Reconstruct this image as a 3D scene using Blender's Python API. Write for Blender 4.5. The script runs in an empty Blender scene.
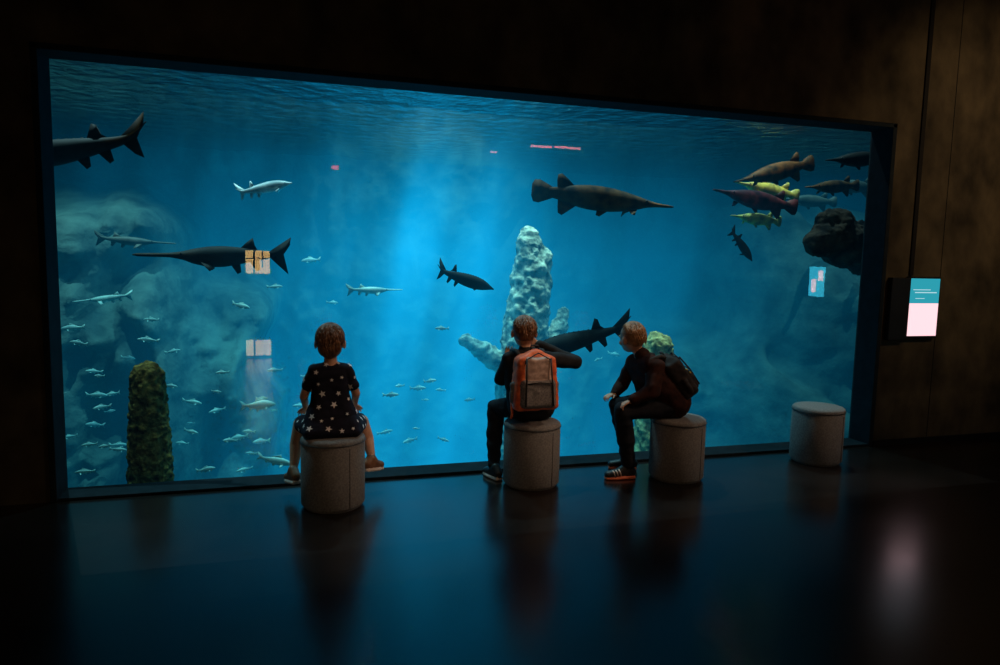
import bpy, bmesh, math, random
import numpy as np
from mathutils import Vector, Matrix, noise, Euler
random.seed(7)
S=bpy.context.scene
S.view_settings.view_transform='Standard'
S.view_settings.look='None'
V=Vector

# ------------------------------------------------------------------ materials
def new_mat(name):
    m=bpy.data.materials.new(name); m.use_nodes=True
    nt=m.node_tree; nt.nodes.clear()
    o=nt.nodes.new('ShaderNodeOutputMaterial')
    return m,nt,o
def mat(name,c1,c2=None,rough=.6,scale=8,bump=0,metal=0,spec=.5,bdist=.01,detail=5,lo=.35,hi=.65,stretch=(1,1,1)):
    m,nt,o=new_mat(name); N=nt.nodes; L=nt.links
    p=N.new('ShaderNodeBsdfPrincipled'); L.new(p.outputs[0],o.inputs[0])
    p.inputs['Roughness'].default_value=rough; p.inputs['Metallic'].default_value=metal
    p.inputs['Specular IOR Level'].default_value=spec
    tc=N.new('ShaderNodeTexCoord'); mp=N.new('ShaderNodeMapping'); mp.inputs['Scale'].default_value=stretch
    L.new(tc.outputs['Object'],mp.inputs[0])
    n=N.new('ShaderNodeTexNoise'); n.inputs['Scale'].default_value=scale; n.inputs['Detail'].default_value=detail
    L.new(mp.outputs[0],n.inputs['Vector'])
    r=N.new('ShaderNodeValToRGB'); L.new(n.outputs[0],r.inputs[0])
    r.color_ramp.elements[0].position=lo; r.color_ramp.elements[1].position=hi
    c2=c2 or tuple(x*.7 for x in c1)
    r.color_ramp.elements[0].color=(*c2,1); r.color_ramp.elements[1].color=(*c1,1)
    L.new(r.outputs[0],p.inputs['Base Color'])
    if bump:
        b=N.new('ShaderNodeBump'); b.inputs['Strength'].default_value=bump; b.inputs['Distance'].default_value=bdist
        L.new(n.outputs[0],b.inputs['Height']); L.new(b.outputs[0],p.inputs['Normal'])
    return m
def emis(name,c,s):
    m,nt,o=new_mat(name); e=nt.nodes.new('ShaderNodeEmission'); e.inputs[0].default_value=(*c,1); e.inputs[1].default_value=s
    nt.links.new(e.outputs[0],o.inputs[0]); return m

# ------------------------------------------------------------------ mesh helpers
def link(ob,parent=None):
    S.collection.objects.link(ob)
    if parent: ob.parent=parent
    return ob
def empty(name,loc=(0,0,0)):
    e=bpy.data.objects.new(name,None); e.location=loc; e.empty_display_size=.1
    S.collection.objects.link(e); return e
def mesh_obj(name,verts,faces,mats,parent=None,smooth=False,mi=None):
    me=bpy.data.meshes.new(name); me.from_pydata([tuple(v) for v in verts],[],faces)
    for m in (mats if isinstance(mats,list) else [mats]): me.materials.append(m)
    if mi: me.polygons.foreach_set('material_index',mi)
    if smooth: me.polygons.foreach_set('use_smooth',[True]*len(me.polygons))
    me.update(); ob=bpy.data.objects.new(name,me); return link(ob,parent)
def boxes(name,bl,mats,parent=None,bevel=0):
    vs=[];fs=[];mi=[]
    for b in bl:
        x0,x1,y0,y1,z0,z1=b[:6]; k=len(vs)
        vs+=[(x0,y0,z0),(x1,y0,z0),(x1,y1,z0),(x0,y1,z0),(x0,y0,z1),(x1,y0,z1),(x1,y1,z1),(x0,y1,z1)]
        fs+=[tuple(k+i for i in f) for f in [(0,3,2,1),(4,5,6,7),(0,1,5,4),(1,2,6,5),(2,3,7,6),(3,0,4,7)]]
        mi+=[b[6] if len(b)>6 else 0]*6
    ob=mesh_obj(name,vs,fs,mats,parent,mi=mi)
    if bevel:
        md=ob.modifiers.new('bev','BEVEL'); md.width=bevel; md.segments=2
    return ob
def tube_geo(vs,fs,pts,rads,n=6,flat=1.0,ref=V((0,0,1))):
    k0=len(vs); m=len(pts)
    for i,p in enumerate(pts):
        t=(V(pts[min(i+1,m-1)])-V(pts[max(i-1,0)])).normalized()
        a=t.cross(ref)
        if a.length<1e-3: a=t.cross(V((1,0,0)))
        a.normalize(); b=a.cross(t)
        for j in range(n):
            an=2*math.pi*j/n
            vs.append(V(p)+a*math.cos(an)*rads[i]+b*math.sin(an)*rads[i]*flat)
    for i in range(m-1):
        for j in range(n):
            fs.append((k0+i*n+j,k0+i*n+(j+1)%n,k0+(i+1)*n+(j+1)%n,k0+(i+1)*n+j))
    fs.append(tuple(k0+j for j in range(n))[::-1]); fs.append(tuple(k0+(m-1)*n+j for j in range(n)))
def tubes(name,lst,m,parent=None,n=8,flat=1.0,ref=V((0,0,1))):
    vs=[];fs=[]
    for pts,r in lst:
        rr=r if isinstance(r,(list,tuple)) else [r]*len(pts)
        tube_geo(vs,fs,pts,rr,n,flat,ref)
    return mesh_obj(name,vs,fs,m,parent,smooth=True)
def lathe(prof,n=48):
    vs=[];fs=[]
    for r,z in prof:
        for j in range(n):
            a=2*math.pi*j/n; vs.append((r*math.cos(a),r*math.sin(a),z))
    for i in range(len(prof)-1):
        for j in range(n):
            fs.append((i*n+j,i*n+(j+1)%n,(i+1)*n+(j+1)%n,(i+1)*n+j))
    fs.append(tuple(range(n))[::-1]); fs.append(tuple((len(prof)-1)*n+j for j in range(n)))
    return vs,fs

# ------------------------------------------------------------------ blob (one continuous surface) builder
def ico(sub=3):
    b=bmesh.new(); bmesh.ops.create_icosphere(b,subdivisions=sub,radius=1)
    v=[x.co.copy() for x in b.verts]; f=[tuple(q.index for q in x.verts) for x in b.faces]; b.free(); return v,f
IV,IF=ico(3)
def hull(mat,*sph,b=0.0): return ('h',mat,[(V(p),r) for p,r in sph],b)
def cap(mat,p0,r0,p1,r1,b=0.0): return hull(mat,(p0,r0),(p1,r1),b=b)
def ell(mat,c,r,M=None,b=0.0): return ('e',mat,V(c),V(r),(M or Matrix.Identity(3)),b)
def blob(name,prims,mats,voxel=.004,smooth=5,parent=None,cloth=(),fold=.004,fscale=14,rough_amp=0,rough_scale=4):
    vs=[];fs=[]
    for P in prims:
        k=len(vs)
        if P[0]=='e':
            _,_,c,r,M,_b=P
            vs+= [c+M@V((v.x*r.x,v.y*r.y,v.z*r.z)) for v in IV]
            fs+= [tuple(k+i for i in f) for f in IF]
        else:
            bm=bmesh.new()
            for p,r in P[2]:
                for v in IV: bm.verts.new(p+v*r)
            bmesh.ops.convex_hull(bm,input=bm.verts)
            bmesh.ops.delete(bm,geom=[v for v in bm.verts if not v.link_faces],context='VERTS')
            bmesh.ops.recalc_face_normals(bm,faces=bm.faces)
            bm.verts.index_update()
            vs+=[v.co.copy() for v in bm.verts]; fs+=[tuple(k+v.index for v in f.verts) for f in bm.faces]
            bm.free()
    tmp=mesh_obj(name+'_tmp',vs,fs,[])
    md=tmp.modifiers.new('r','REMESH'); md.mode='VOXEL'; md.voxel_size=voxel; md.use_smooth_shade=True
    if smooth:
        sm=tmp.modifiers.new('s','SMOOTH'); sm.iterations=smooth; sm.factor=.5
    dg=bpy.context.evaluated_depsgraph_get(); me=bpy.data.meshes.new_from_object(tmp.evaluated_get(dg))
    bpy.data.objects.remove(tmp)
    n=len(me.polygons); C=np.empty(n*3); me.polygons.foreach_get('center',C); C=C.reshape(-1,3)
    best=np.full(n,1e9); idx=np.zeros(n,int)
    for P in prims:
        if P[0]=='e':
            _,_,c,r,M,b=P
            q=(C-np.array(c))@np.array(M); rr=np.array(r); d=(np.linalg.norm(q/rr,axis=1)-1)*rr.min()
        else:
            sp=P[2]; b=P[3]; d=np.full(n,1e9)
            for i in range(len(sp)):
                for j in range(i+1,len(sp)):
                    a=np.array(sp[i][0]); e=np.array(sp[j][0]); ab=e-a; L2=max((ab*ab).sum(),1e-9)
                    t=np.clip(((C-a)@ab)/L2,0,1)
                    dd=np.linalg.norm(C-a-t[:,None]*ab,axis=1)-(sp[i][1]+(sp[j][1]-sp[i][1])*t)
                    d=np.minimum(d,dd)
        d=d-b; m=d<best; best[m]=d[m]; idx[m]=P[1]
    for m in mats: me.materials.append(m)
    me.polygons.foreach_set('material_index',idx.astype(np.int32))
    me.polygons.foreach_set('use_smooth',[True]*n)
    if cloth:
        cv=set()
        for p in me.polygons:
            if p.material_index in cloth: cv.update(p.vertices)
        nr=[v.normal.copy() for v in me.vertices]
        for i in cv:
            co=me.vertices[i].co
            me.vertices[i].co=co+nr[i]*(noise.noise(V((co.x*fscale,co.y*fscale,co.z*fscale*1.6)))*fold+fold*.4)
    if rough_amp:
        nr=[v.normal.copy() for v in me.vertices]
        for i,v in enumerate(me.vertices):
            co=v.co.copy()
            v.co=co+nr[i]*(noise.fractal(co*rough_scale,.9,2.1,5)*rough_amp)
    me.name=name; me.update()
    ob=bpy.data.objects.new(name,me); return link(ob,parent)

# ------------------------------------------------------------------ camera (eye height 1.57 m, 25 mm lens)
cam=bpy.data.cameras.new('camera'); cam.lens=25.34; cam.sensor_width=36; cam.clip_start=.05
co=bpy.data.objects.new('camera',cam); S.collection.objects.link(co)
co.matrix_world=Matrix(((.95815,.00935,-.28606,0),(-.28540,.10641,-.95247,0),(.02155,.99428,.10463,1.57),(0,0,0,1)))
S.camera=co

# ------------------------------------------------------------------ room
WX0,WX1,WZ0,WZ1=-1.41,4.865,.02,2.74
YF,YG=4.86,5.08
m_wall=mat('brown_grey_concrete',(.110,.083,.048),(.026,.020,.013),rough=.9,scale=3.2,bump=.9,bdist=.015,detail=14,lo=.30,hi=.76,stretch=(1.2,1,.9),spec=.2)
m_dark=mat('dark_plaster',(.02,.016,.014),(.012,.01,.01),rough=.85,scale=4,bump=.2)
m_ceil=mat('black_ceiling',(.01,.01,.01),(.006,.006,.006),rough=.95,scale=5,spec=.2)
m_floor=mat('polished_dark_floor',(.018,.010,.008),(.006,.0042,.0036),rough=.3,scale=1.3,bump=.05,bdist=.004,detail=9,spec=.9)
nt=m_floor.node_tree; pn=[n for n in nt.nodes if n.type=='BSDF_PRINCIPLED'][0]; tn=[n for n in nt.nodes if n.type=='TEX_NOISE'][0]
mr=nt.nodes.new('ShaderNodeMapRange'); mr.inputs['To Min'].default_value=.15; mr.inputs['To Max'].default_value=.29
nt.links.new(tn.outputs[0],mr.inputs[0]); nt.links.new(mr.outputs[0],pn.inputs['Roughness'])
RX0,RX1,RY0,CZ=-4.5,7.0,-4.2,4.4
boxes('floor',[(RX0,RX1,RY0,YG,-.1,0)],m_floor)
boxes('ceiling',[(RX0,RX1,RY0,YG+.1,CZ,CZ+.1)],m_ceil)
boxes('wall_front',[(RX0,WX0,YF,YG,0,CZ),(WX1,RX1,YF,YG,0,CZ),(WX0,WX1,YF,YG,WZ1,CZ)],m_wall)
boxes('wall_left',[(RX0-.1,RX0,RY0,YG,0,CZ)],m_dark)
boxes('wall_right',[(RX1,RX1+.1,RY0,YG,0,CZ)],m_dark)
boxes('wall_back',[(RX0,RX1,RY0-.1,RY0,0,CZ)],m_dark)
m_trim=mat('dark_blue_steel',(.012,.018,.024),(.008,.012,.016),rough=.85,scale=12,bump=.05,spec=.12)
boxes('trim_1',[(WX0-.025,WX0+.012,YF-.012,YG,0,WZ1+.02),(WX1-.012,WX1+.03,YF-.012,YG,0,WZ1+.02),
  (WX0-.025,WX1+.03,YF-.012,YG,WZ1-.012,WZ1+.025),(WX0,WX1,YF,YG,0,WZ0)],m_trim,bevel=.004)
m_seam=mat('black_joint',(.006,.005,.005),rough=.8,spec=.2)
boxes('trim_2',[(5.15,5.19,YF-.012,YF+.01,1.5,CZ),(5.50,5.506,YF-.002,YF+.01,0,CZ)],m_seam)
boxes('baseboard_front',[(WX1+.04,RX1,YF-.012,YF,0,.05)],m_seam)

m,nt,o=new_mat('aquarium_glass'); N=nt.nodes; L=nt.links
tr=N.new('ShaderNodeBsdfTransparent'); tr.inputs[0].default_value=(.93,.97,1,1)
gl=N.new('ShaderNodeBsdfGlossy'); gl.inputs['Roughness'].default_value=.0
fr=N.new('ShaderNodeFresnel'); fr.inputs[0].default_value=1.45
mx=N.new('ShaderNodeMixShader'); L.new(fr.outputs[0],mx.inputs[0]); L.new(tr.outputs[0],mx.inputs[1]); L.new(gl.outputs[0],mx.inputs[2]); L.new(mx.outputs[0],o.inputs[0])
mesh_obj('window_1',[(WX0,YG-.01,WZ0),(WX1,YG-.01,WZ0),(WX1,YG-.01,WZ1),(WX0,YG-.01,WZ1)],[(0,1,2,3)],m)

# ------------------------------------------------------------------ tank
tank=empty('aquarium_tank')
TX0,TX1,TY1,TZ0,TZ1=-3.6,9.4,10.2,-1.9,2.86
m_rock=mat('tank_rock',(.19,.23,.19),(.06,.085,.08),rough=.95,scale=2.6,bump=1,bdist=.10,detail=14,lo=.32,hi=.68,spec=.1)
def gx(x,z,sx,sz,x0,z0,a): return a*math.exp(-abs((x-x0)/sx)**6-abs((z-z0)/sz)**6)
vs=[];fs=[];nx,nz=300,130
for j in range(nz+1):
    for i in range(nx+1):
        x=TX0+(TX1-TX0)*i/nx; z=TZ0+(3.6-TZ0)*j/nz
        w_=.35*noise.noise(V((x*1.3,z*1.3,11)))
        b=gx(x+w_,z+w_,1.3,2.75,-2.6,-.55,2.7)+gx(x+w_,z,.55,2.4,-.85,-1.0,1.9)+gx(x,z+w_,1.7,2.2,7.6,.2,2.9)+gx(x+w_,z,.8,1.5,5.4,-.9,1.8)+gx(x,z,.8,1.2,3.6,-.7,.9)
        am=1.0 if x<.2 else (.45 if x>1.0 else 1-.55*(x-.2)/.8)
        b+=noise.fractal(V((x*.9,z*.9,3)),.75,2.1,7)*.36*am
        b+=abs(noise.noise(V((x*1.1,z*.4,8))))*.5*am+abs(noise.noise(V((x*2.6,z*1.5,5))))*.38*am+abs(noise.noise(V((x*5,z*3.5,2))))*.14*am
        vs.append((x,TY1-.2-max(b,-.2),z))
for j in range(nz):
    for i in range(nx):
        k=j*(nx+1)+i; fs.append((k,k+1,k+nx+2,k+nx+1))
mesh_obj('rock_backdrop',vs,fs,m_rock,tank,smooth=True)
vs=[];fs=[];nx,ny=90,40
for j in range(ny+1):
    for i in range(nx+1):
        x=TX0+(TX1-TX0)*i/nx; y=YG+.03+(TY1-YG)*j/ny
        vs.append((x,y,TZ0+.05+noise.fractal(V((x*.7,y*.7,1)),.9,2,5)*.25))
for j in range(ny):
    for i in range(nx):
        k=j*(nx+1)+i; fs.append((k,k+1,k+nx+2,k+nx+1))
mesh_obj('gravel_bed',vs,fs,m_rock,tank,smooth=True)
boxes('side_left',[(TX0-.1,TX0,YG,TY1,TZ0,3.6)],m_rock,tank)
boxes('side_right',[(TX1,TX1+.1,YG,TY1,TZ0,3.6)],m_rock,tank)
boxes('front_below',[(TX0,TX1,YG+.001,YG+.02,TZ0,0.0),(TX0,WX0,YG+.001,YG+.02,0,4.4),(WX1,TX1,YG+.001,YG+.02,0,4.4),(WX0,WX1,YG+.001,YG+.02,WZ1+.01,4.4)],m_dark,tank)

# water body: absorbing, with scattered light and shafts painted in as emission
m,nt,o=new_mat('tank_water'); N=nt.nodes; L=nt.links
def math_(op,a,b=None,c=None):
    n=N.new('ShaderNodeMath'); n.operation=op
    for i,x in enumerate((a,b,c)):
        if x is None: continue
        if isinstance(x,(int,float)): n.inputs[i].default_value=x
        else: L.new(x,n.inputs[i])
    return n.outputs[0]
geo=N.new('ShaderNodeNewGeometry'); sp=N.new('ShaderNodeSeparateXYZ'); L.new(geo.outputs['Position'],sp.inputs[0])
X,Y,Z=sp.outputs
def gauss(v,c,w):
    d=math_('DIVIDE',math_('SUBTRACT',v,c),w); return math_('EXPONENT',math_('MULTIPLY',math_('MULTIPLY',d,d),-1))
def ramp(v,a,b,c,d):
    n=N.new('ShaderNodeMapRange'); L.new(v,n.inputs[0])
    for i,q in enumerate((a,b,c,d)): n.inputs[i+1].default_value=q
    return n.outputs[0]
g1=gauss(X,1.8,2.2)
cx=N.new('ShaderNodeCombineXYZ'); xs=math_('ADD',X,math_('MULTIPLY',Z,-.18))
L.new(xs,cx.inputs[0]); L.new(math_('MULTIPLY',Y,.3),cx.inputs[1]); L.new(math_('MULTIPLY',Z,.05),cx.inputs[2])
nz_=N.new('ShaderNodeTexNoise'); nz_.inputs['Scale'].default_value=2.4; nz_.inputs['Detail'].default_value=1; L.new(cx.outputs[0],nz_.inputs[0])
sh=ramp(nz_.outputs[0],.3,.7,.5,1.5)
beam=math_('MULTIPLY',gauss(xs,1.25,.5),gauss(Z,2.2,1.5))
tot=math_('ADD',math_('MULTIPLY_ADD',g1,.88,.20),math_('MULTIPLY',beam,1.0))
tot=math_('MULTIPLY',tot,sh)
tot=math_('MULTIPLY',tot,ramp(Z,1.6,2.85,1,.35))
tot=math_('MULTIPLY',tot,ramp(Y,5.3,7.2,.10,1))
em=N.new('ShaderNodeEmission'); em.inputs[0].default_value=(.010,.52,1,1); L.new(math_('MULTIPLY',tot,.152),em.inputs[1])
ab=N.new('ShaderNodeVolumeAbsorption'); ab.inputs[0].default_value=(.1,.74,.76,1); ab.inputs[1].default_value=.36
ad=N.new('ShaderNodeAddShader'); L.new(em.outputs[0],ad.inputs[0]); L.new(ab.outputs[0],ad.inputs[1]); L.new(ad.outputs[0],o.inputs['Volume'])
try: m.cycles.volume_step_rate=1.0
except Exception: pass
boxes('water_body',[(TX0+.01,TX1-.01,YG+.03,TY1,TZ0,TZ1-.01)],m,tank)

m,nt,o=new_mat('water_surface'); N=nt.nodes; L=nt.links
tc=N.new('ShaderNodeTexCoord'); n=N.new('ShaderNodeTexNoise'); n.inputs['Scale'].default_value=6; n.inputs['Detail'].default_value=4; L.new(tc.outputs['Object'],n.inputs[0])
b=N.new('ShaderNodeBump'); b.inputs['Strength'].default_value=.9; b.inputs['Distance'].default_value=.09; L.new(n.outputs[0],b.inputs['Height'])
g=N.new('ShaderNodeBsdfGlossy'); g.inputs[0].default_value=(.55,.78,.8,1); g.inputs['Roughness'].default_value=.05; L.new(b.outputs[0],g.inputs['Normal'])
t=N.new('ShaderNodeBsdfTransparent'); mx=N.new('ShaderNodeMixShader'); mx.inputs[0].default_value=.6
L.new(t.outputs[0],mx.inputs[1]); L.new(g.outputs[0],mx.inputs[2]); L.new(mx.outputs[0],o.inputs[0])
mesh_obj('water_surface',[(TX0,YG+.02,TZ1),(TX1,YG+.02,TZ1),(TX1,TY1,TZ1),(TX0,TY1,TZ1)],[(0,1,2,3)],m,tank)
boxes('hall_ceiling_over_tank',[(TX0,TX1,YG,TY1,5.6,5.7)],m_ceil,tank)

# stone columns and outcrop
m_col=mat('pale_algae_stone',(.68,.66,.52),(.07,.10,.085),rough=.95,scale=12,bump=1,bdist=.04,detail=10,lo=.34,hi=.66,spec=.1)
m_col2=mat('brown_algae_stone',(.24,.15,.04),(.016,.011,.005),rough=.95,scale=20,bump=1,bdist=.03,detail=10,lo=.3,hi=.7,spec=.1)
m_col3=mat('yellow_algae_stone',(.68,.55,.25),(.10,.10,.05),rough=.95,scale=14,bump=1,bdist=.03,detail=10,lo=.3,hi=.7,spec=.1)
m_out=mat('dark_driftwood',(.075,.042,.026),(.012,.008,.007),rough=.9,scale=10,bump=1,bdist=.03,detail=8,spec=.15)
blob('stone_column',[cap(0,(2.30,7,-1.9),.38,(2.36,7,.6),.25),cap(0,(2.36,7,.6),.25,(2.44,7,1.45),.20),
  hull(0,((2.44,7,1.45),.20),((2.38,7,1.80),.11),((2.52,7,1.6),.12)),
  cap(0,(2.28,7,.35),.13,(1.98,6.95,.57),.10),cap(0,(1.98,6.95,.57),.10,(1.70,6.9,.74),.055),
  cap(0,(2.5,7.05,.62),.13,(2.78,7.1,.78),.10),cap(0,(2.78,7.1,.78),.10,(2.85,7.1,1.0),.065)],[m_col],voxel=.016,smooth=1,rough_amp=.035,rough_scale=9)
blob('stone_column',[cap(0,(-.98,5.6,-1.9),.2,(-1.0,5.6,.2),.145),cap(0,(-1.0,5.6,.2),.145,(-1.0,5.6,.65),.115)],[m_col2],voxel=.009,smooth=1,rough_amp=.018,rough_scale=22)
blob('stone_column',[cap(0,(3.45,6.05,-1.9),.3,(3.45,6.05,.3),.2),cap(0,(3.45,6.05,.3),.2,(3.41,6.05,.74),.15)],[m_col3],voxel=.012,smooth=1,rough_amp=.028,rough_scale=12)
blob('driftwood_outcrop',[hull(0,((4.80,5.62,1.78),.10),((5.0,5.64,1.80),.17)),hull(0,((4.94,5.64,2.02),.09),((5.06,5.68,1.96),.15),((5.28,5.72,1.80),.22)),
  hull(0,((4.98,5.64,1.84),.17),((5.3,5.72,1.76),.24)),hull(0,((5.28,5.72,1.80),.22),((5.9,5.85,1.68),.28)),hull(0,((5.9,5.85,1.68),.28),((6.8,6.1,1.3),.4)),hull(0,((6.8,6.1,1.3),.4),((7.6,6.4,-1.8),.6))],[m_out],voxel=.014,smooth=2,rough_amp=.05,rough_scale=5)

# ------------------------------------------------------------------ fish
KINDS={
'paddlefish':dict(prof=[(0,.004,.014,0),(.03,.009,.026,0),(.12,.011,.026,0),(.22,.013,.02,0),(.30,.024,.028,-.002),(.36,.040,.038,-.006),(.45,.055,.048,-.008),(.55,.058,.048,-.006),(.65,.048,.038,0),(.75,.034,.025,.004),(.83,.022,.014,.008),(.89,.014,.008,.018),(.95,.007,.004,.048),(.99,.003,.002,.085)],
  fins=[[(.85,.024),(.91,.058),(.995,.105),(.985,.06),(.945,.012),(.975,-.10),(.915,-.055),(.86,-.012)],[(.66,.040),(.70,.072),(.745,.10),(.755,.062),(.775,.03)],[(.60,-.05),(.64,-.10),(.665,-.09),(.66,-.045)],[(.72,-.03),(.765,-.085),(.79,-.075),(.785,-.02)]],pec=(.40,-.03,.13)),
'sturgeon':dict(prof=[(0,.006,.01,-.01),(.05,.016,.02,-.006),(.12,.034,.034,-.002),(.2,.05,.046,0),(.33,.062,.054,0),(.48,.06,.05,0),(.62,.048,.038,.003),(.74,.033,.025,.006),(.84,.022,.014,.012),(.9,.014,.008,.028),(.96,.007,.004,.06),(1.0,.003,.002,.092)],
  fins=[[(.84,.03),(.91,.07),(1.0,.125),(.985,.075),(.93,.01),(.945,-.085),(.90,-.06),(.85,-.01)],[(.66,.045),(.70,.11),(.725,.10),(.74,.055),(.77,.035)],[(.58,-.045),(.62,-.095),(.645,-.085),(.65,-.035)],[(.70,-.03),(.75,-.085),(.775,-.075),(.77,-.018)]],pec=(.22,-.04,.14),scutes=True),
'gar':dict(prof=[(0,.006,.020,0),(.04,.010,.028,0),(.12,.015,.026,0),(.19,.026,.036,0),(.25,.042,.048,-.002),(.34,.062,.058,-.004),(.48,.080,.062,-.004),(.62,.080,.052,-.002),(.72,.066,.040,0),(.80,.046,.026,.002),(.87,.034,.014,.004),(.92,.022,.006,.006),(.95,.010,.003,.006)],
  fins=[[(.855,.034),(.90,.056),(.95,.078),(.985,.074),(1.0,.045),(1.0,-.03),(.985,-.066),(.95,-.070),(.90,-.050),(.855,-.030)],[(.72,.062),(.765,.100),(.81,.132),(.835,.122),(.838,.085),(.832,.038)],[(.70,-.066),(.745,-.100),(.79,-.134),(.815,-.122),(.82,-.085),(.822,-.038)],[(.47,-.076),(.53,-.118),(.555,-.112),(.55,-.074)]],pec=(.28,-.05,.08)),
'carp':dict(prof=[(0,.016,.012,-.01),(.04,.045,.03,-.006),(.12,.082,.052,0),(.25,.118,.066,.004),(.4,.13,.066,.004),(.55,.108,.052,0),(.68,.07,.034,0),(.78,.042,.018,0),(.84,.034,.012,0),(.88,.014,.005,0)],
  fins=[[(.82,.034),(.9,.10),(1.0,.15),(.95,.05),(.93,0),(.95,-.05),(1.0,-.14),(.9,-.09),(.82,-.034)],[(.32,.12),(.37,.20),(.46,.185),(.58,.13),(.60,.09)],[(.44,-.115),(.5,-.18),(.55,-.16),(.54,-.10)],[(.64,-.08),(.70,-.14),(.74,-.12),(.74,-.05)]],pec=(.24,-.05,.13))}
def fish_geo(kind,nose,tail,bend=.04,fat=1.0,ph=0):
    K=KINDS[kind]; nose=V(nose); tail=V(tail); Lr=(tail-nose).length
    xa=(tail-nose).normalized(); ya=V((0,0,1)).cross(xa).normalized(); za=xa.cross(ya)
    def T(u,y,z):
        y2=y+bend*math.sin(u*3.6+ph)*u
        return nose+(xa*u+ya*y2+za*z)*Lr
    vs=[];fs=[];n=14; pr=K['prof']
    R=[]
    for i in range(len(pr)-1):
        p0=pr[max(i-1,0)];p1=pr[i];p2=pr[i+1];p3=pr[min(i+2,len(pr)-1)]
        for s in (0,.33,.67):
            R.append(tuple(.5*((2*p1[k])+(-p0[k]+p2[k])*s+(2*p0[k]-5*p1[k]+4*p2[k]-p3[k])*s*s+(-p0[k]+3*p1[k]-3*p2[k]+p3[k])*s**3) if k else p1[0]+(p2[0]-p1[0])*s for k in range(4)))
    R.append(pr[-1])
    for u,h,w,zo in R:
        for j in range(n):
            a=2*math.pi*j/n; cz=math.sin(a); cy=math.cos(a)
            vs.append(T(u,cy*abs(w)*fat,zo+cz*abs(h)*fat))
    for i in range(len(R)-1):
        for j in range(n): fs.append((i*n+j,i*n+(j+1)%n,(i+1)*n+(j+1)%n,(i+1)*n+j))
    fs.append(tuple(range(n))[::-1]); fs.append(tuple((len(R)-1)*n+j for j in range(n)))
    def fin(pts3):
        k=len(vs); m=len(pts3)
        nrm=(V(pts3[1])-V(pts3[0])).cross(V(pts3[2])-V(pts3[0])).normalized()*.0022*Lr
        for p in pts3: vs.append(V(p)+nrm)
        for p in pts3: vs.append(V(p)-nrm)
        c=sum((V(p) for p in pts3),V())/m
        vs.append(c+nrm*1.8); vs.append(c-nrm*1.8)
        for i in range(m):
            j=(i+1)%m
            fs.append((k+i,k+j,k+2*m)); fs.append((k+m+j,k+m+i,k+2*m+1)); fs.append((k+i,k+m+i,k+m+j,k+j))
    for f in K['fins']:
        fin([T(u,0,z*(fat if abs(z)<.2 else 1)) for u,z in f])
    u,z,l=K['pec']
    w=[p for p in pr if p[0]<=u][-1][2]
    for s in (-1,1):
        fin([T(u,s*w*.8,z),T(u+.03,s*(w+l*.45),z-l*.25),T(u+l*.55,s*(w+l*.75),z-l*.55),T(u+l*.7,s*(w+l*.4),z-l*.45),T(u+.065,s*w*.8,z-.004)])
    if K.get('scutes'):
        for i in range(13):
            uu=.17+i*.042; q=[p for p in pr if p[0]<=uu][-1]
            q2=[p for p in pr if p[0]>uu][0]; f=(uu-q[0])/(q2[0]-q[0]); h=q[1]+(q2[1]-q[1])*f; zo=q[3]
            fin([T(uu-.014,0,zo+h*.9*fat),T(uu+.004,0,zo+h*fat+.006),T(uu+.02,0,zo+h*.9*fat)])
    ue={'carp':.07,'paddlefish':.29,'gar':.21,'sturgeon':.12}[kind]
    q=[p for p in R if p[0]<=ue][-1]
    ec=[T(ue,s*abs(q[2])*fat*.88,q[3]+abs(q[1])*.35*fat) for s in (-1,1)]
    return vs,fs,ec,.009*Lr
m_fd=mat('dark_fish_skin',(.016,.014,.013),(.005,.005,.005),rough=.7,scale=9,bump=.2,spec=.2)
m_fw=mat('pale_fish_skin',(.9,.92,.88),(.4,.46,.48),rough=.5,scale=10,bump=.2)
m_fs=mat('silver_fish_skin',(.70,.80,.68),(.30,.42,.40),rough=.45,scale=8)
m_fy=mat('yellow_fish_skin',(.85,.62,.12),(.40,.28,.08),rough=.5,scale=14,lo=.4,hi=.6)
m_fg=mat('grey_fish_skin',(.16,.15,.12),(.05,.06,.05),rough=.6,scale=8)
m_fb=mat('brown_fish_skin',(.15,.055,.016),(.010,.006,.003),rough=.7,scale=11,bump=.3,spec=.2)
m_fr=mat('reddish_fish_skin',(.16,.025,.035),(.02,.008,.014),rough=.6,scale=11,bump=.3,spec=.2)
m_fe=mat('fish_eye',(.01,.01,.01),rough=.15)
def fish(name,kind,nose,tail,m,bend=.04,fat=1.0,ph=0):
    vs,fs,ec,er=fish_geo(kind,nose,tail,bend,fat,ph)
    mi=[0]*len(fs)
    for c in ec:
        k=len(vs); vs+=[c+v*er for v in IV]; fs+=[tuple(k+i for i in f) for f in IF]; mi+=[1]*len(IF)
    return mesh_obj(name,vs,fs,[m,m_fe],smooth=True,mi=mi)
fish('sturgeon_fish','sturgeon',(-2.13,5.7,2.12),(-.93,5.6,2.36),m_fd,.05,1.2)
fish('sturgeon_fish','sturgeon',(.03,6.2,2.16),(-.41,6.25,2.05),m_fw,.05,1.6)
fish('paddlefish','paddlefish',(-1.09,5.7,1.54),(.02,5.75,1.55),m_fd,.04,1.25)
fish('paddlefish','paddlefish',(-.98,7.0,1.64),(-1.66,7.05,1.67),m_fg,.04)
fish('paddlefish','paddlefish',(-1.83,7,1.11),(-1.34,7,1.17),m_fs,.04,1.0)
fish('paddlefish','paddlefish',(1.05,6.8,1.25),(.51,6.8,1.24),m_fs,.04,1.1)
fish('sturgeon_fish','sturgeon',(1.68,5.8,1.31),(1.20,5.95,1.46),m_fd,.10,1.75,.5)
fish('alligator_gar','gar',(3.36,5.8,2.07),(2.02,5.85,2.16),m_fb,.03,1.0)
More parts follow.
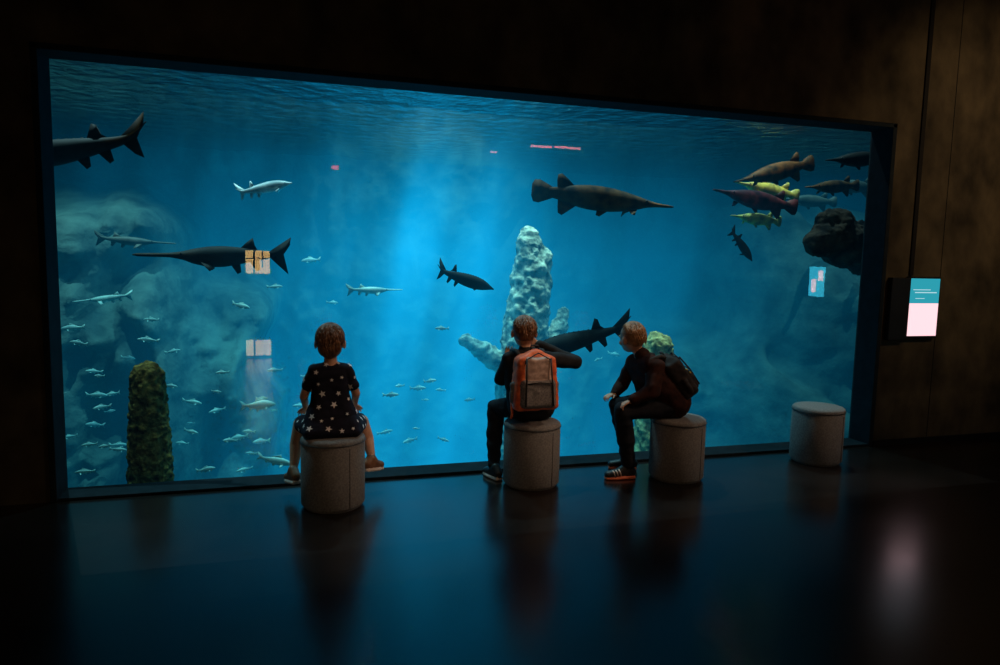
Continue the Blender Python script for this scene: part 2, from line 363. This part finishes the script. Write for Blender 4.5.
fish('sturgeon_fish','sturgeon',(1.80,5.5,.76),(2.89,5.6,.99),m_fd,.05,1.25)
fish('alligator_gar','gar',(3.85,5.9,2.26),(4.83,5.95,2.13),m_fr,.04,1.1)
fish('alligator_gar','gar',(4.21,6.1,2.37),(5.2,6.2,2.62),m_fb,.05,1.1)
fish('alligator_gar','gar',(4.26,6.2,2.05),(4.89,6.25,2.01),m_fy,.05,1.2)
fish('alligator_gar','gar',(4.42,6.4,2.41),(5.25,6.45,2.30),m_fy,.05,1.15)
fish('sturgeon_fish','sturgeon',(4.32,5.9,1.60),(4.05,5.9,1.89),m_fd,.06,1.7)
fish('alligator_gar','gar',(5.02,5.8,2.59),(5.78,5.8,2.66),m_fd,.04,1.2)
fish('alligator_gar','gar',(5.84,6.8,2.50),(6.67,6.8,2.49),m_fg,.04,1.1)
fish('alligator_gar','gar',(5.6,7.2,2.35),(6.42,7.2,2.34),m_fg,.04,1.1)
fish('alligator_gar','gar',(5.05,6.1,2.36),(5.8,6.2,2.42),m_fb,.04,1.1)
small=[(-1.69,6.6,0.79),(-1.2,7,0.95),(-1.51,6.5,0.26),(-1.69,7,0),(-1.59,6.4,-0.03),(-1.58,6.2,-0.2),(-0.27,6.3,0.27),(-0.51,6.5,-0.08),(-0.13,6,-0.14),(-0.27,7,-0.23),(0.91,6.6,0.26),(1.06,7,0.27),(1.24,7,0.24),(-0.14,7,0.46),(-0.87,6.9,0.2),(-0.66,7,0.09),(-1.02,6.9,0.67),(0.57,6.5,0.17),(-1.49,6.9,-0.17),(-0.47,7,-0.18),(-0.7,6.3,-0.27),(-0.97,7,-0.21),(-0.41,6.7,-0.41),(0.43,7.6,1.07),(-0.14,7.2,1.25),(0.91,7,-0.2),(1.17,7,-0.3),(0.1,7.2,0.06),(-1.65,6.9,0.29),(-1.84,6.8,-0.05),(3.51,7.6,0.4),(3.71,7.6,0.46),(1.38,6.5,0.9),(0.22,7.6,1.51),(3.0,6.2,2.09),(-0.44,7,1.08),(-1.16,6.6,0.81),(-1.78,6.8,0.9),(1.79,7,0.1)]
rs=random.Random(21)
for i in range(30):
    x=-1.8+3.3*rs.random()**1.4; small.append((x,rs.uniform(6.3,7.3),rs.uniform(-.45,.75)-.12*(x+1.8)))
vs=[];fs=[]
for i,p in enumerate(small):
    l=random.uniform(.11,.20) if i<39 else random.uniform(.07,.14)
    if i in (6,8): l=.30
    a=random.choice((0,math.pi))+random.uniform(-.5,.5); d=V((math.cos(a),math.sin(a)*.8,random.uniform(-.2,.25)))*l/2
    v,f,_,_=fish_geo('carp',V(p)-d,V(p)+d,.08,random.uniform(.8,1.1),random.random())
    k=len(vs); vs+=v; fs+=[tuple(k+q for q in x) for x in f]
mesh_obj('fish_school',vs,fs,m_fs,smooth=True)

# ------------------------------------------------------------------ stools
m_stool=mat('grey_felt',(.25,.235,.225),(.16,.152,.148),rough=.85,scale=90,bump=.3,bdist=.002,spec=.25)
m_stop=mat('black_vinyl',(.05,.05,.055),(.035,.035,.04),rough=.5,scale=40,bump=.2,bdist=.002)
def stool(x,y):
    e=empty('drum_stool',(x,y,0))
    vs,fs=lathe([(.170,0),(.178,.004),(.178,.018),(.190,.020),(.196,.028),(.197,.2),(.196,.415),(.193,.421)])
    mesh_obj('drum_body',vs,fs,m_stool,e,smooth=True)
    vs,fs=lathe([(.192,.419),(.198,.424),(.198,.430),(.194,.441),(.184,.450),(.15,.454),(.08,.4555),(.01,.456)])
    mesh_obj('seat_pad',vs,fs,m_stool,e,smooth=True)
    tubes('piping',[([(.198*math.cos(a*math.pi/24),.198*math.sin(a*math.pi/24),.421) for a in range(49)],.0035)],m_stop,e,n=6)
    an=-1.1
    tubes('seam',[([(.1975*math.cos(an),.1975*math.sin(an),z) for z in (.03,.2,.4)],.0022)],m_stop,e,n=5)
    return e
ST=[(.253,4.425),(1.615,4.545),(2.705,4.445),(4.05,4.575)]
for x,y in ST: stool(x,y)

# ------------------------------------------------------------------ people
m_skin=mat('skin',(.66,.34,.21),(.56,.27,.17),rough=.5,scale=20,bump=.05)
m_lip=mat('lips',(.45,.14,.12),rough=.4)
m_eyew=mat('eye_white',(.8,.8,.8),rough=.2); m_iris=mat('iris',(.05,.03,.02),rough=.2)
m_dress=mat('navy_dress_cotton',(.014,.014,.030),(.008,.009,.018),rough=.85,scale=30,bump=.2,bdist=.003,spec=.2)
m_star=mat('white_star_print',(.9,.88,.9),(.8,.78,.8),rough=.7,scale=30)
m_jk1=mat('black_jacket',(.018,.017,.020),(.010,.010,.012),rough=.8,scale=25,bump=.3,bdist=.003,spec=.25)
m_jk2=mat('maroon_brown_jacket',(.050,.016,.011),(.022,.009,.007),rough=.85,scale=25,bump=.3,bdist=.003,spec=.15)
m_trou=mat('dark_trousers',(.016,.017,.024),(.01,.011,.015),rough=.9,scale=40,bump=.3,bdist=.002,spec=.2)
m_hair1=mat('brown_hair',(.28,.12,.05),(.11,.045,.02),rough=.5,scale=30,bump=.6,bdist=.004)
m_hair2=mat('light_brown_hair',(.42,.20,.08),(.18,.085,.035),rough=.5,scale=30,bump=.6,bdist=.004)
m_shoeb=mat('brown_shoe_leather',(.26,.11,.045),(.14,.06,.03),rough=.5,scale=20,bump=.1)
m_shoek=mat('black_shoe',(.02,.02,.022),(.012,.012,.014),rough=.5,scale=20,bump=.1)
m_sole=mat('pale_sole',(.75,.62,.55),(.6,.48,.42),rough=.6,scale=20)
m_rsole=mat('red_lit_sole',(.95,.24,.10),(.7,.15,.07),rough=.6,scale=20)  # the red light falling on the sole is put into its colour

def frame(fwd,up=(0,0,1)):
    f=V(fwd).normalized(); u=V(up); r=f.cross(u).normalized(); u=r.cross(f)
    return Matrix((r,f,u)).transposed()
def head(P,c,M,SK,HR,LP,s=1.0,long=False):
    c=V(c); T=lambda x,y,z: c+M@V((x,y,z))*s
    R=lambda a: tuple(q*s for q in a)
    P.append(ell(SK,T(0,0,0),R((.073,.087,.098)),M))
    P.append(ell(SK,T(0,.028,-.050),R((.052,.056,.050)),M))
    P.append(cap(SK,T(0,.080,-.002),.008*s,T(0,.096,-.022),.011*s))
    P.append(ell(SK,T(0,.060,-.075),R((.022,.020,.018)),M))
    P.append(ell(LP,T(0,.080,-.045),R((.020,.009,.007)),M,b=.002))
    for q in (-1,1):
        P.append(ell(SK,T(q*.082,-.004,-.012),R((.010,.019,.028)),M,b=.006))
        P.append(ell(SK,T(q*.040,.058,-.028),R((.022,.022,.020)),M))
        P.append(cap(SK,T(q*.045,.074,.018),.007*s,T(q*.018,.081,.018),.007*s))
    P.append(ell(HR,T(0,-.014,.022),R((.083,.090,.090)),M,b=.001))
    if long: P.append(ell(HR,T(0,-.044,-.030),R((.070,.050,.062)),M))
    else: P.append(ell(HR,T(0,-.042,-.015),R((.064,.046,.052)),M))
def hair_strands(name,c,M,m,parent,s=1,long=False,n=420,seed=1):
    rnd=random.Random(seed); vs=[];fs=[]; c=V(c)
    for i in range(n):
        ph=rnd.uniform(0,2*math.pi)
        back=-math.sin(ph)
        tmax=1.12+1.05*max(back,-.3)+(.22 if long and back>-.2 else 0)
        t0=rnd.uniform(0,tmax-.35); t1=min(tmax,t0+rnd.uniform(.45,.8))+rnd.uniform(-.06,.08)
        tw=rnd.uniform(-.15,.35); pts=[];rr=[]
        for k in range(5):
            f=k/4; t=t0+(t1-t0)*f; a=ph+tw*f
            lift=1.0+.02+.035*f*f*rnd.uniform(.2,1)
            p=V((.083*math.sin(t)*math.cos(a),.090*math.sin(t)*math.sin(a),.090*math.cos(t)))*lift+V((0,-.014,.022))
            if t>1.5:
                p.z-=0.03*(t-1.5); p.y-=.012*(t-1.5)*(1 if math.sin(a)<0 else 0)
            pts.append(c+M@p*s); rr.append((.0044*(1-f*.8))*s)
        tube_geo(vs,fs,pts,rr,4)
    return mesh_obj(name,vs,fs,m,parent,smooth=True)
def eyes(c,M,parent,s=1):
    c=V(c)
    for q in (-1,1):
        for nm,off,r,m in (('eyeball',(q*.031,.070,.004),.0125,m_eyew),('iris',(q*.031,.078,.004),.0062,m_iris)):
            p=c+M@V(off)*s
            mesh_obj(nm,[p+v*r*s for v in IV],IF,m,parent,smooth=True)
def hand(P,SK,w,d,nrm,thumb=1,curl=.5,s=.85):
    w=V(w); d=V(d).normalized(); nrm=V(nrm); nrm=(nrm-d*nrm.dot(d)).normalized(); sd=d.cross(nrm).normalized()
    k=[w+(d*.068+sd*(.026-.0175*i))*s for i in range(4)]
    P.append(hull(SK,(w,.017*s),(w+(d*.035+sd*.016)*s,.013*s),(w+(d*.035-sd*.016)*s,.013*s),(k[0],.010*s),(k[3],.009*s)))
    ln=[.046,.052,.049,.038]
    for i in range(4):
        sp=(1.5-i)*.13; dd=(d*math.cos(sp)+sd*math.sin(sp)).normalized(); p=k[i]; cu=0
        for j,fr in enumerate((.45,.32,.25)):
            cu+=curl*(.5+.35*j)
            q=p+(dd*math.cos(cu)+nrm*math.sin(cu))*ln[i]*1.25*fr*s
            P.append(cap(SK,p,(.0083-.0008*j)*s,q,(.0077-.0009*j)*s)); p=q
    tb=w+(d*.018+sd*thumb*.018)*s
    td=(d*.65+sd*thumb*.75+nrm*.25).normalized(); q=tb+td*.034*s
    P.append(cap(SK,tb,.0125*s,q,.0092*s)); q2=q+(d*.85+sd*thumb*.35+nrm*.35).normalized()*.026*s
    P.append(cap(SK,q,.0092*s,q2,.0072*s))
def limb(P,m,pts,rs,b=0):
    for i in range(len(pts)-1): P.append(cap(m,pts[i],rs[i],pts[i+1],rs[i+1],b=b))
def shoe(P,UP,SO,ank,d,L=.18):
    d=V(d).normalized(); a=V(ank); sd=d.cross(V((0,0,1))).normalized(); up=sd.cross(d)
    h=a-up*.055-d*.035; t=h+d*L*.82
    P.append(hull(UP,(a-up*.005,.034),(h+up*.015,.032),(h+d*L*.45+up*.012,.032)))
    P.append(hull(UP,(h+up*.008,.030),(h+d*L*.45+up*.010,.033),(t-d*.012+up*.002-sd*.006,.026),(t-d*.012+up*.002+sd*.006,.026)))
    sr=.011
    z=-up*.022
    P.append(hull(SO,(h+z-sd*.022-d*.012,sr),(h+z+sd*.022-d*.012,sr),(h+d*L*.55+z-sd*.028,sr),(h+d*L*.55+z+sd*.028,sr),(t+z-sd*.018,sr),(t+z+sd*.018,sr),b=.003))

def backpack(name,c,M,w,h,d,mats,parent,shoulders,logo=None):
    c=V(c); T=lambda x,y,z: c+M@V((x,y,z)); P=[]
    r=.035
    a=w/2-r; bb=h/2-r; dd=d/2-r
    P.append(hull(0,*[(T(sx*a*(1 if z<0 else .82),sy*dd,z),r) for sx in(-1,1) for sy in(-1,1) for z in(-bb,bb*.75)],(T(0,0,bb+.01),r)))
    P.append(hull(1,*[(T(sx*a*.55,dd+.022,z),.022) for sx in(-1,1) for z in(.02,bb*.78)],b=.004))
    P.append(hull(2,*[(T(sx*a*.78,dd+.035,z),.026) for sx in(-1,1) for z in(-bb*.92,-bb*.15)],b=.004))
    for sx in (-1,1):
        P.append(hull(2,(T(sx*(w/2-.005),0,-bb*.8),.022),(T(sx*(w/2-.005),0,-bb*.2),.02),b=.003))
    ob=blob(name,P,mats,voxel=.006,smooth=5,parent=parent,cloth=(0,1,2),fold=.005,fscale=18)
    st=mats[3]
    f=dd+r
    L_=[([T(-a*.7,f+.012,bb*.9),T(-a*.75,f+.03,0),T(-a*.8,f+.032,-bb)],.006),([T(a*.7,f+.012,bb*.9),T(a*.75,f+.03,0),T(a*.8,f+.032,-bb)],.006),
        ([T(-a*.7,f+.034,-bb*.1),T(0,f+.036,-bb*.05),T(a*.7,f+.034,-bb*.1)],.004),
        ([T(-a*.9,f*.9,bb*.35),T(-a*.7,f+.004,bb*.85),T(0,f+.002,bb*1.12),T(a*.7,f+.004,bb*.85),T(a*.9,f*.9,bb*.35)],.004),
        ([T(-.03,0,h/2-.005),T(-.025,0,h/2+.03),T(.025,0,h/2+.03),T(.03,0,h/2-.005)],.006)]
    tubes(name+'_webbing',L_,st,parent,n=6)
    tubes(name+'_shoulder_straps',[(pts,[.017]*len(pts)) for pts in shoulders],st,parent,n=8)
    if logo:
        x,z,lw,lh=logo
        P2=[hull(0,(T(x-lw,f+.012,z-lh),.007),(T(x+lw,f+.012,z+lh),.007)),hull(0,(T(x-lw,f+.012,z+lh*1.8),.006),(T(x+lw*.2,f+.012,z+lh*2.4),.006))]
        blob(name+'_logo',P2,[mats[4]],voxel=.003,smooth=1,parent=parent)
    return ob

# ---- girl
P=[]; g=empty('seated_girl'); SK,DR,HR,LP,SH,SO=range(6)
hc=V((.24,4.46,1.03)); M=frame((.12,1,-.05))
head(P,hc,M,SK,HR,LP,1.06,True)
P.append(cap(SK,(.24,4.445,.96),.038,(.24,4.44,.88),.042))
P.append(hull(DR,((.165,4.44,.855),.042),((.315,4.44,.855),.042),((.24,4.44,.872),.045)))
P.append(hull(DR,((.175,4.44,.84),.05),((.305,4.44,.84),.05),((.195,4.455,.68),.070),((.285,4.455,.68),.070)))
P.append(hull(DR,((.195,4.455,.70),.068),((.285,4.455,.70),.068),((.165,4.43,.54),.082),((.325,4.43,.54),.082)))
P.append(hull(DR,((.155,4.40,.53),.062),((.345,4.40,.53),.062),((.085,4.47,.492),.037),((.42,4.47,.495),.037),((.11,4.34,.489),.032),((.38,4.34,.489),.032),((.07,4.60,.49),.05),((.43,4.60,.49),.05)))
limb(P,SK,[(.17,4.50,.52),(.06,4.695,.465),(.035,4.69,.33),(.018,4.635,.205)],[.062,.046,.044,.027])
limb(P,SK,[(.33,4.50,.52),(.455,4.69,.465),(.49,4.68,.35),(.51,4.62,.255)],[.062,.046,.044,.027])
shoe(P,SH,SO,(.012,4.62,.185),(-.35,.9,-.15),.165)
shoe(P,SH,SO,(.51,4.61,.235),(.75,.6,-.12),.165)
limb(P,DR,[(.335,4.44,.85),(.375,4.45,.76)],[.042,.036])
limb(P,SK,[(.375,4.45,.77),(.398,4.47,.70),(.40,4.60,.60)],[.029,.027,.019])
hand(P,SK,(.40,4.60,.60),(.25,.8,-.55),(0,-.4,-1),thumb=-1,curl=.45,s=.8)
limb(P,DR,[(.145,4.44,.85),(.105,4.455,.76)],[.042,.036])
limb(P,SK,[(.105,4.455,.77),(.080,4.48,.69),(.095,4.61,.59)],[.029,.027,.019])
hand(P,SK,(.095,4.61,.59),(-.2,.8,-.5),(0,-.4,-1),thumb=1,curl=.45,s=.8)
gb=blob('girl_body',P,[m_skin,m_dress,m_hair1,m_lip,m_shoeb,m_sole],voxel=.004,smooth=4,parent=g,cloth=(1,),fold=.009,fscale=13)
hair_strands('girl_hair',hc,M,m_hair1,g,1.06,True,520,3); eyes(hc,M,g,1.06)
me=gb.data; pts=[]; vs=[];fs=[]
polys=[p for p in me.polygons if p.material_index==DR]; rr=random.Random(5); rr.shuffle(polys)
for p in polys:
    c=p.center
    if all((c-q).length>.062 for q in pts):
        pts.append(c.copy()); n=p.normal; a=n.cross(V((0,0,1)))
        if a.length<.1: a=n.cross(V((0,1,0)))
        a.normalize(); b=n.cross(a); k=len(vs); ro=rr.uniform(0,1); R_=rr.choice((.013,.018,.023))
        vs.append(c+n*.004)
        for i in range(10):
            an=ro+i*math.pi/5; r=R_ if i%2==0 else R_*.42
            vs.append(c+n*.003+(a*math.cos(an)+b*math.sin(an))*r)
        for i in range(10): fs.append((k,k+1+i,k+1+(i+1)%10))
mesh_obj('dress_star_print',vs,fs,m_star,g)

# ---- boy with orange backpack
P=[]; g=empty('seated_boy_with_backpack'); SK,JK,HR,LP,SH,SO,TR=range(7)
hc=V((1.555,4.60,1.065)); M=frame((.1,1,-.05))
head(P,hc,M,SK,HR,LP,1.03)
P.append(cap(SK,(1.56,4.585,.99),.038,(1.57,4.575,.92),.042))
P.append(hull(JK,((1.565,4.57,.925),.052),((1.56,4.585,.945),.045)))
P.append(hull(JK,((1.460,4.57,.885),.054),((1.680,4.575,.885),.054),((1.57,4.565,.91),.05)))
P.append(hull(JK,((1.475,4.57,.87),.062),((1.670,4.575,.87),.062),((1.515,4.58,.70),.090),((1.635,4.58,.70),.090)))
P.append(hull(JK,((1.515,4.58,.70),.088),((1.635,4.58,.70),.088),((1.54,4.555,.548),.093),((1.685,4.555,.548),.093)))
limb(P,TR,[(1.56,4.60,.535),(1.44,4.85,.485),(1.415,4.80,.28),(1.40,4.735,.10)],[.082,.060,.055,.042])
limb(P,TR,[(1.67,4.60,.535),(1.80,4.85,.485),(1.795,4.80,.28),(1.79,4.735,.10)],[.082,.060,.055,.042])
shoe(P,SH,SO,(1.40,4.70,.089),(-.3,.95,0),.19)
shoe(P,SH,SO,(1.79,4.70,.089),(.2,.95,0),.19)
limb(P,JK,[(1.445,4.57,.88),(1.425,4.70,.72),(1.50,4.83,.83)],[.05,.044,.034])
hand(P,SK,(1.505,4.84,.84),(.35,.3,.8),(0,-.6,.4),thumb=1,curl=.5)
limb(P,JK,[(1.70,4.575,.88),(1.975,4.68,.835),(1.735,4.77,.95)],[.053,.048,.036])
hand(P,SK,(1.725,4.775,.955),(-.75,.1,.45),(-.3,-.8,.2),thumb=-1,curl=.55)
blob('boy_body',P,[m_skin,m_jk1,m_hair1,m_lip,m_shoek,m_sole,m_trou],voxel=.004,smooth=4,parent=g,cloth=(1,6),fold=.009,fscale=12)
hair_strands('boy_hair',hc,M,m_hair1,g,1.03,False,480,8); eyes(hc,M,g,1.03)
m_or=mat('orange_nylon',(1.0,.20,.05),(.70,.10,.025),rough=.6,scale=30,bump=.3,bdist=.003)
m_gy=mat('pale_grey_nylon',(.62,.42,.34),(.34,.22,.18),rough=.6,scale=30,bump=.3,bdist=.003)
m_gd=mat('dark_grey_mesh',(.24,.21,.20),(.11,.10,.10),rough=.7,scale=90,bump=.4,bdist=.002)
m_st=mat('black_webbing',(.02,.02,.022),(.012,.012,.014),rough=.7,scale=50,bump=.2,bdist=.002)
m_ac=mat('yellow_logo',(1,.55,.05),(.9,.45,.04),rough=.5)
m_bk=mat('black_nylon',(.024,.016,.015),(.012,.009,.009),rough=.7,scale=30,bump=.3,bdist=.003,spec=.3)
bpM=Matrix(((-1,0,0),(0,-1,.06),(0,.06,1))).to_3x3()
bc=V((1.572,4.405,.765))
backpack('orange_backpack',bc,bpM,.31,.40,.15,[m_or,m_gy,m_gd,m_st,m_ac],g,
  [[(1.49,4.46,.90),(1.475,4.52,.945),(1.47,4.60,.94),(1.475,4.66,.86),(1.48,4.675,.72),(1.46,4.62,.62),(1.45,4.50,.62)],
   [(1.65,4.46,.90),(1.665,4.52,.945),(1.67,4.60,.94),(1.665,4.66,.86),(1.66,4.675,.72),(1.69,4.62,.62),(1.69,4.50,.62)]])
tubes('loose_orange_strap',[([(1.45,4.43,.66),(1.42,4.42,.60),(1.425,4.42,.53),(1.415,4.42,.50)],[.009,.009,.009,.008])],m_or,g,n=6)

# ---- boy on the right, leaning forward
P=[]; g=empty('leaning_boy_with_backpack')
hc=V((2.385,4.60,1.015)); M=frame((-.30,.93,-.08),(-.12,.05,1))
head(P,hc,M,SK,HR,LP,1.06)
P.append(cap(SK,(2.41,4.58,.945),.038,(2.45,4.56,.875),.043))
P.append(hull(JK,((2.455,4.555,.885),.056),((2.44,4.56,.905),.048)))
P.append(hull(JK,((2.49,4.44,.835),.058),((2.46,4.66,.835),.055),((2.475,4.55,.86),.058)))
P.append(hull(JK,((2.48,4.45,.82),.082),((2.45,4.64,.82),.075),((2.56,4.44,.67),.108),((2.54,4.58,.67),.108)))
P.append(hull(JK,((2.56,4.44,.67),.108),((2.54,4.58,.67),.108),((2.67,4.42,.562),.100),((2.67,4.54,.562),.100)))
limb(P,TR,[(2.66,4.42,.545),(2.255,4.44,.515),(2.30,4.47,.30),(2.345,4.50,.11)],[.080,.064,.058,.046])
limb(P,TR,[(2.66,4.55,.545),(2.33,4.68,.50),(2.40,4.69,.29),(2.45,4.70,.11)],[.080,.064,.058,.046])
shoe(P,SH,SO,(2.34,4.50,.089),(-1,.05,0),.24)
shoe(P,SH,SO,(2.455,4.70,.089),(-.85,.3,0),.22)
limb(P,JK,[(2.49,4.42,.83),(2.43,4.355,.665),(2.31,4.39,.600)],[.060,.054,.038])
hand(P,SK,(2.305,4.39,.600),(-.9,.2,-.35),(.2,.0,-1),thumb=-1,curl=.5)
limb(P,JK,[(2.46,4.68,.83),(2.40,4.75,.65),(2.32,4.71,.585)],[.055,.048,.034])
hand(P,SK,(2.32,4.71,.587),(-.9,-.2,-.2),(.2,0,-1),thumb=1,curl=.5)
blob('boy_body',P,[m_skin,m_jk2,m_hair2,m_lip,m_shoek,m_rsole,m_trou],voxel=.004,smooth=4,parent=g,cloth=(1,6),fold=.009,fscale=12)
hair_strands('boy_hair',hc,M,m_hair2,g,1.06,False,480,11); eyes(hc,M,g,1.06)
tubes('shoe_stripes',[([(2.275-i*.024,4.465,.034),(2.265-i*.024,4.464,.060),(2.258-i*.024,4.476,.080-.004*i)],.005) for i in range(3)],m_sole,g,n=5)
out=V((.80,-.12,.58)).normalized(); upv=V((-.58,0,.80)); rgt=out.cross(upv).normalized(); upv=rgt.cross(out)
bpM=Matrix((rgt,out,upv)).transposed()
backpack('dark_backpack',(2.66,4.45,.765),bpM,.27,.34,.13,[m_bk,m_bk,m_bk,m_st,m_ac],g,
  [[(2.58,4.42,.88),(2.52,4.42,.905),(2.45,4.42,.88),(2.42,4.42,.78),(2.49,4.38,.64),(2.58,4.36,.62)],
   [(2.58,4.62,.88),(2.51,4.62,.90),(2.43,4.62,.875),(2.40,4.62,.78),(2.48,4.66,.64),(2.58,4.64,.62)]],logo=(.07,-.02,.035,.012))

# ------------------------------------------------------------------ wall display
e=empty('wall_information_screen')
m_blk=mat('black_plastic',(.012,.012,.013),rough=.6,spec=.2)
boxes('housing',[(4.93,5.135,YF-.05,YF,.94,1.48),(5.125,5.475,YF-.04,YF,.955,1.49)],m_blk,e,bevel=.006)
boxes('display_top',[(5.14,5.46,YF-.043,YF-.039,1.26,1.475)],emis('screen_teal',(.03,.38,.48),.9),e)
boxes('display_bottom',[(5.14,5.46,YF-.043,YF-.039,.975,1.26)],emis('screen_pink',(.85,.52,.56),1.5),e)
boxes('display_text',[(5.19,5.43,YF-.0445,YF-.043,1.350,1.358),(5.17,5.36,YF-.0445,YF-.043,1.375,1.381),(5.2,5.3,YF-.0445,YF-.043,1.30,1.305)],emis('screen_text',(.5,.75,.8),1.0),e)
# lit signs elsewhere in the hall (seen as reflections in the glass)
e=empty('lit_wall_poster')
boxes('poster_face',[(-.80,-.36,RY0,RY0+.02,1.18,1.62)],emis('poster_warm',(1,.62,.22),15),e)
boxes('poster_bars',[(-.66,-.63,RY0+.02,RY0+.025,1.18,1.62),(-.50,-.48,RY0+.02,RY0+.025,1.3,1.62),(-.80,-.36,RY0+.02,RY0+.025,1.46,1.48)],m_blk,e)
boxes('poster_frame',[(-.84,-.32,RY0,RY0+.015,1.14,1.66)],m_blk,e)
e=empty('lit_wall_poster')
boxes('poster_face',[(RX1-.02,RX1,1.90,2.20,1.14,1.55)],emis('poster_cyan',(.06,.70,1),12),e)
boxes('poster_figures',[(RX1-.025,RX1-.02,1.95,2.04,1.20,1.38),(RX1-.025,RX1-.02,2.08,2.17,1.36,1.50)],emis('poster_white',(1,.8,.9),16),e)
boxes('poster_frame',[(RX1-.015,RX1,1.86,2.24,1.10,1.59)],m_blk,e)
e=empty('floor_light_box')
boxes('light_box_face',[(-.63,-.27,-1.02,-1.0,.03,.27)],emis('light_box_white',(1,.76,.42),11),e)
boxes('light_box_bars',[(-.52,-.50,-1.0,-.995,.03,.27),(-.38,-.37,-1.0,-.995,.03,.27)],m_blk,e)
boxes('light_box_case',[(-.66,-.24,-1.12,-1.02,0,.30)],m_blk,e)
e=empty('exit_sign')
boxes('sign_face',[(.80,.94,RY0,RY0+.03,3.22,3.30)],emis('sign_red',(1,.10,.05),11),e)
e=empty('ceiling_strip_light')
boxes('strip_diffuser',[(4.15,4.55,-2.03,-2.0,3.56,3.60),(4.6,5.1,-2.03,-2.0,3.57,3.61),(3.4,3.52,-2.03,-2.0,3.41,3.44)],emis('strip_red',(1,.30,.30),14),e)
boxes('strip_body',[(3.3,5.2,-2.06,-2.03,3.54,CZ),(3.38,3.57,-2.06,-2.03,3.38,3.54)],m_blk,e)

# ------------------------------------------------------------------ lights
def spot(name,loc,tgt,power,col,size=60,blend=.6,r=0.0):
    l=bpy.data.lights.new(name,'SPOT'); l.energy=power; l.color=col; l.spot_size=math.radians(size); l.spot_blend=blend; l.shadow_soft_size=r
    o=bpy.data.objects.new(name,l); o.location=loc; o.rotation_euler=(V(tgt)-V(loc)).to_track_quat('-Z','Y').to_euler(); S.collection.objects.link(o)
for i,(x,y,p) in enumerate([(-1.8,6.4,1700),(.6,6.8,1300),(2.3,6.4,1300),(2.0,8.4,1000),(4.6,6.3,1000),(7,7.0,400)]):
    spot('unseen_tank_spot',(x,y,5.3),(x,y+.2,0),p,(.62,.96,1),80,.8)
spot('unseen_tank_spot',(-.9,5.5,5.3),(-1.0,5.6,.7),600,(1,.70,.22),12,.6)  # added narrow warm lamp, unseen, to turn the left stump top golden
spot('unseen_tank_spot',(3.5,5.6,5.3),(3.42,6.02,.8),1400,(1,.80,.35),14,.6)  # another added unseen lamp, yellowing the right stump top
spot('unseen_tank_spot',(2.6,6.4,5.3),(2.42,6.95,1.8),1500,(1,.96,.72),12,.6)
spot('unseen_tank_spot',(4.7,5.7,5.3),(4.75,6.35,2.2),1000,(1,.80,.45),22,.6)  # local warm lamp, unseen, added to bring out the yellow fish
spot('wall_washer',(6.2,2.2,3.9),(5.75,4.86,2.35),135,(1,.68,.36),66,1,.02)
spot('wall_washer',(3.6,2.9,3.6),(3.9,4.86,3.25),4,(1,.5,.25),70,1,.02)
spot('ceiling_spotlight',(3.4,2.9,3.6),(.9,4.5,.6),105,(1,.68,.45),52,1,.03)
spot('ceiling_spotlight',(5.6,2.2,3.6),(2.9,4.5,.5),150,(1,.64,.40),50,1,.03)
spot('ceiling_spotlight',(1.0,.8,3.6),(1.4,4.5,.7),36,(1,.60,.38),50,1,.03)
w=bpy.data.worlds.new('world'); S.world=w; w.use_nodes=True
w.node_tree.nodes['Background'].inputs[0].default_value=(.002,.002,.0025,1)
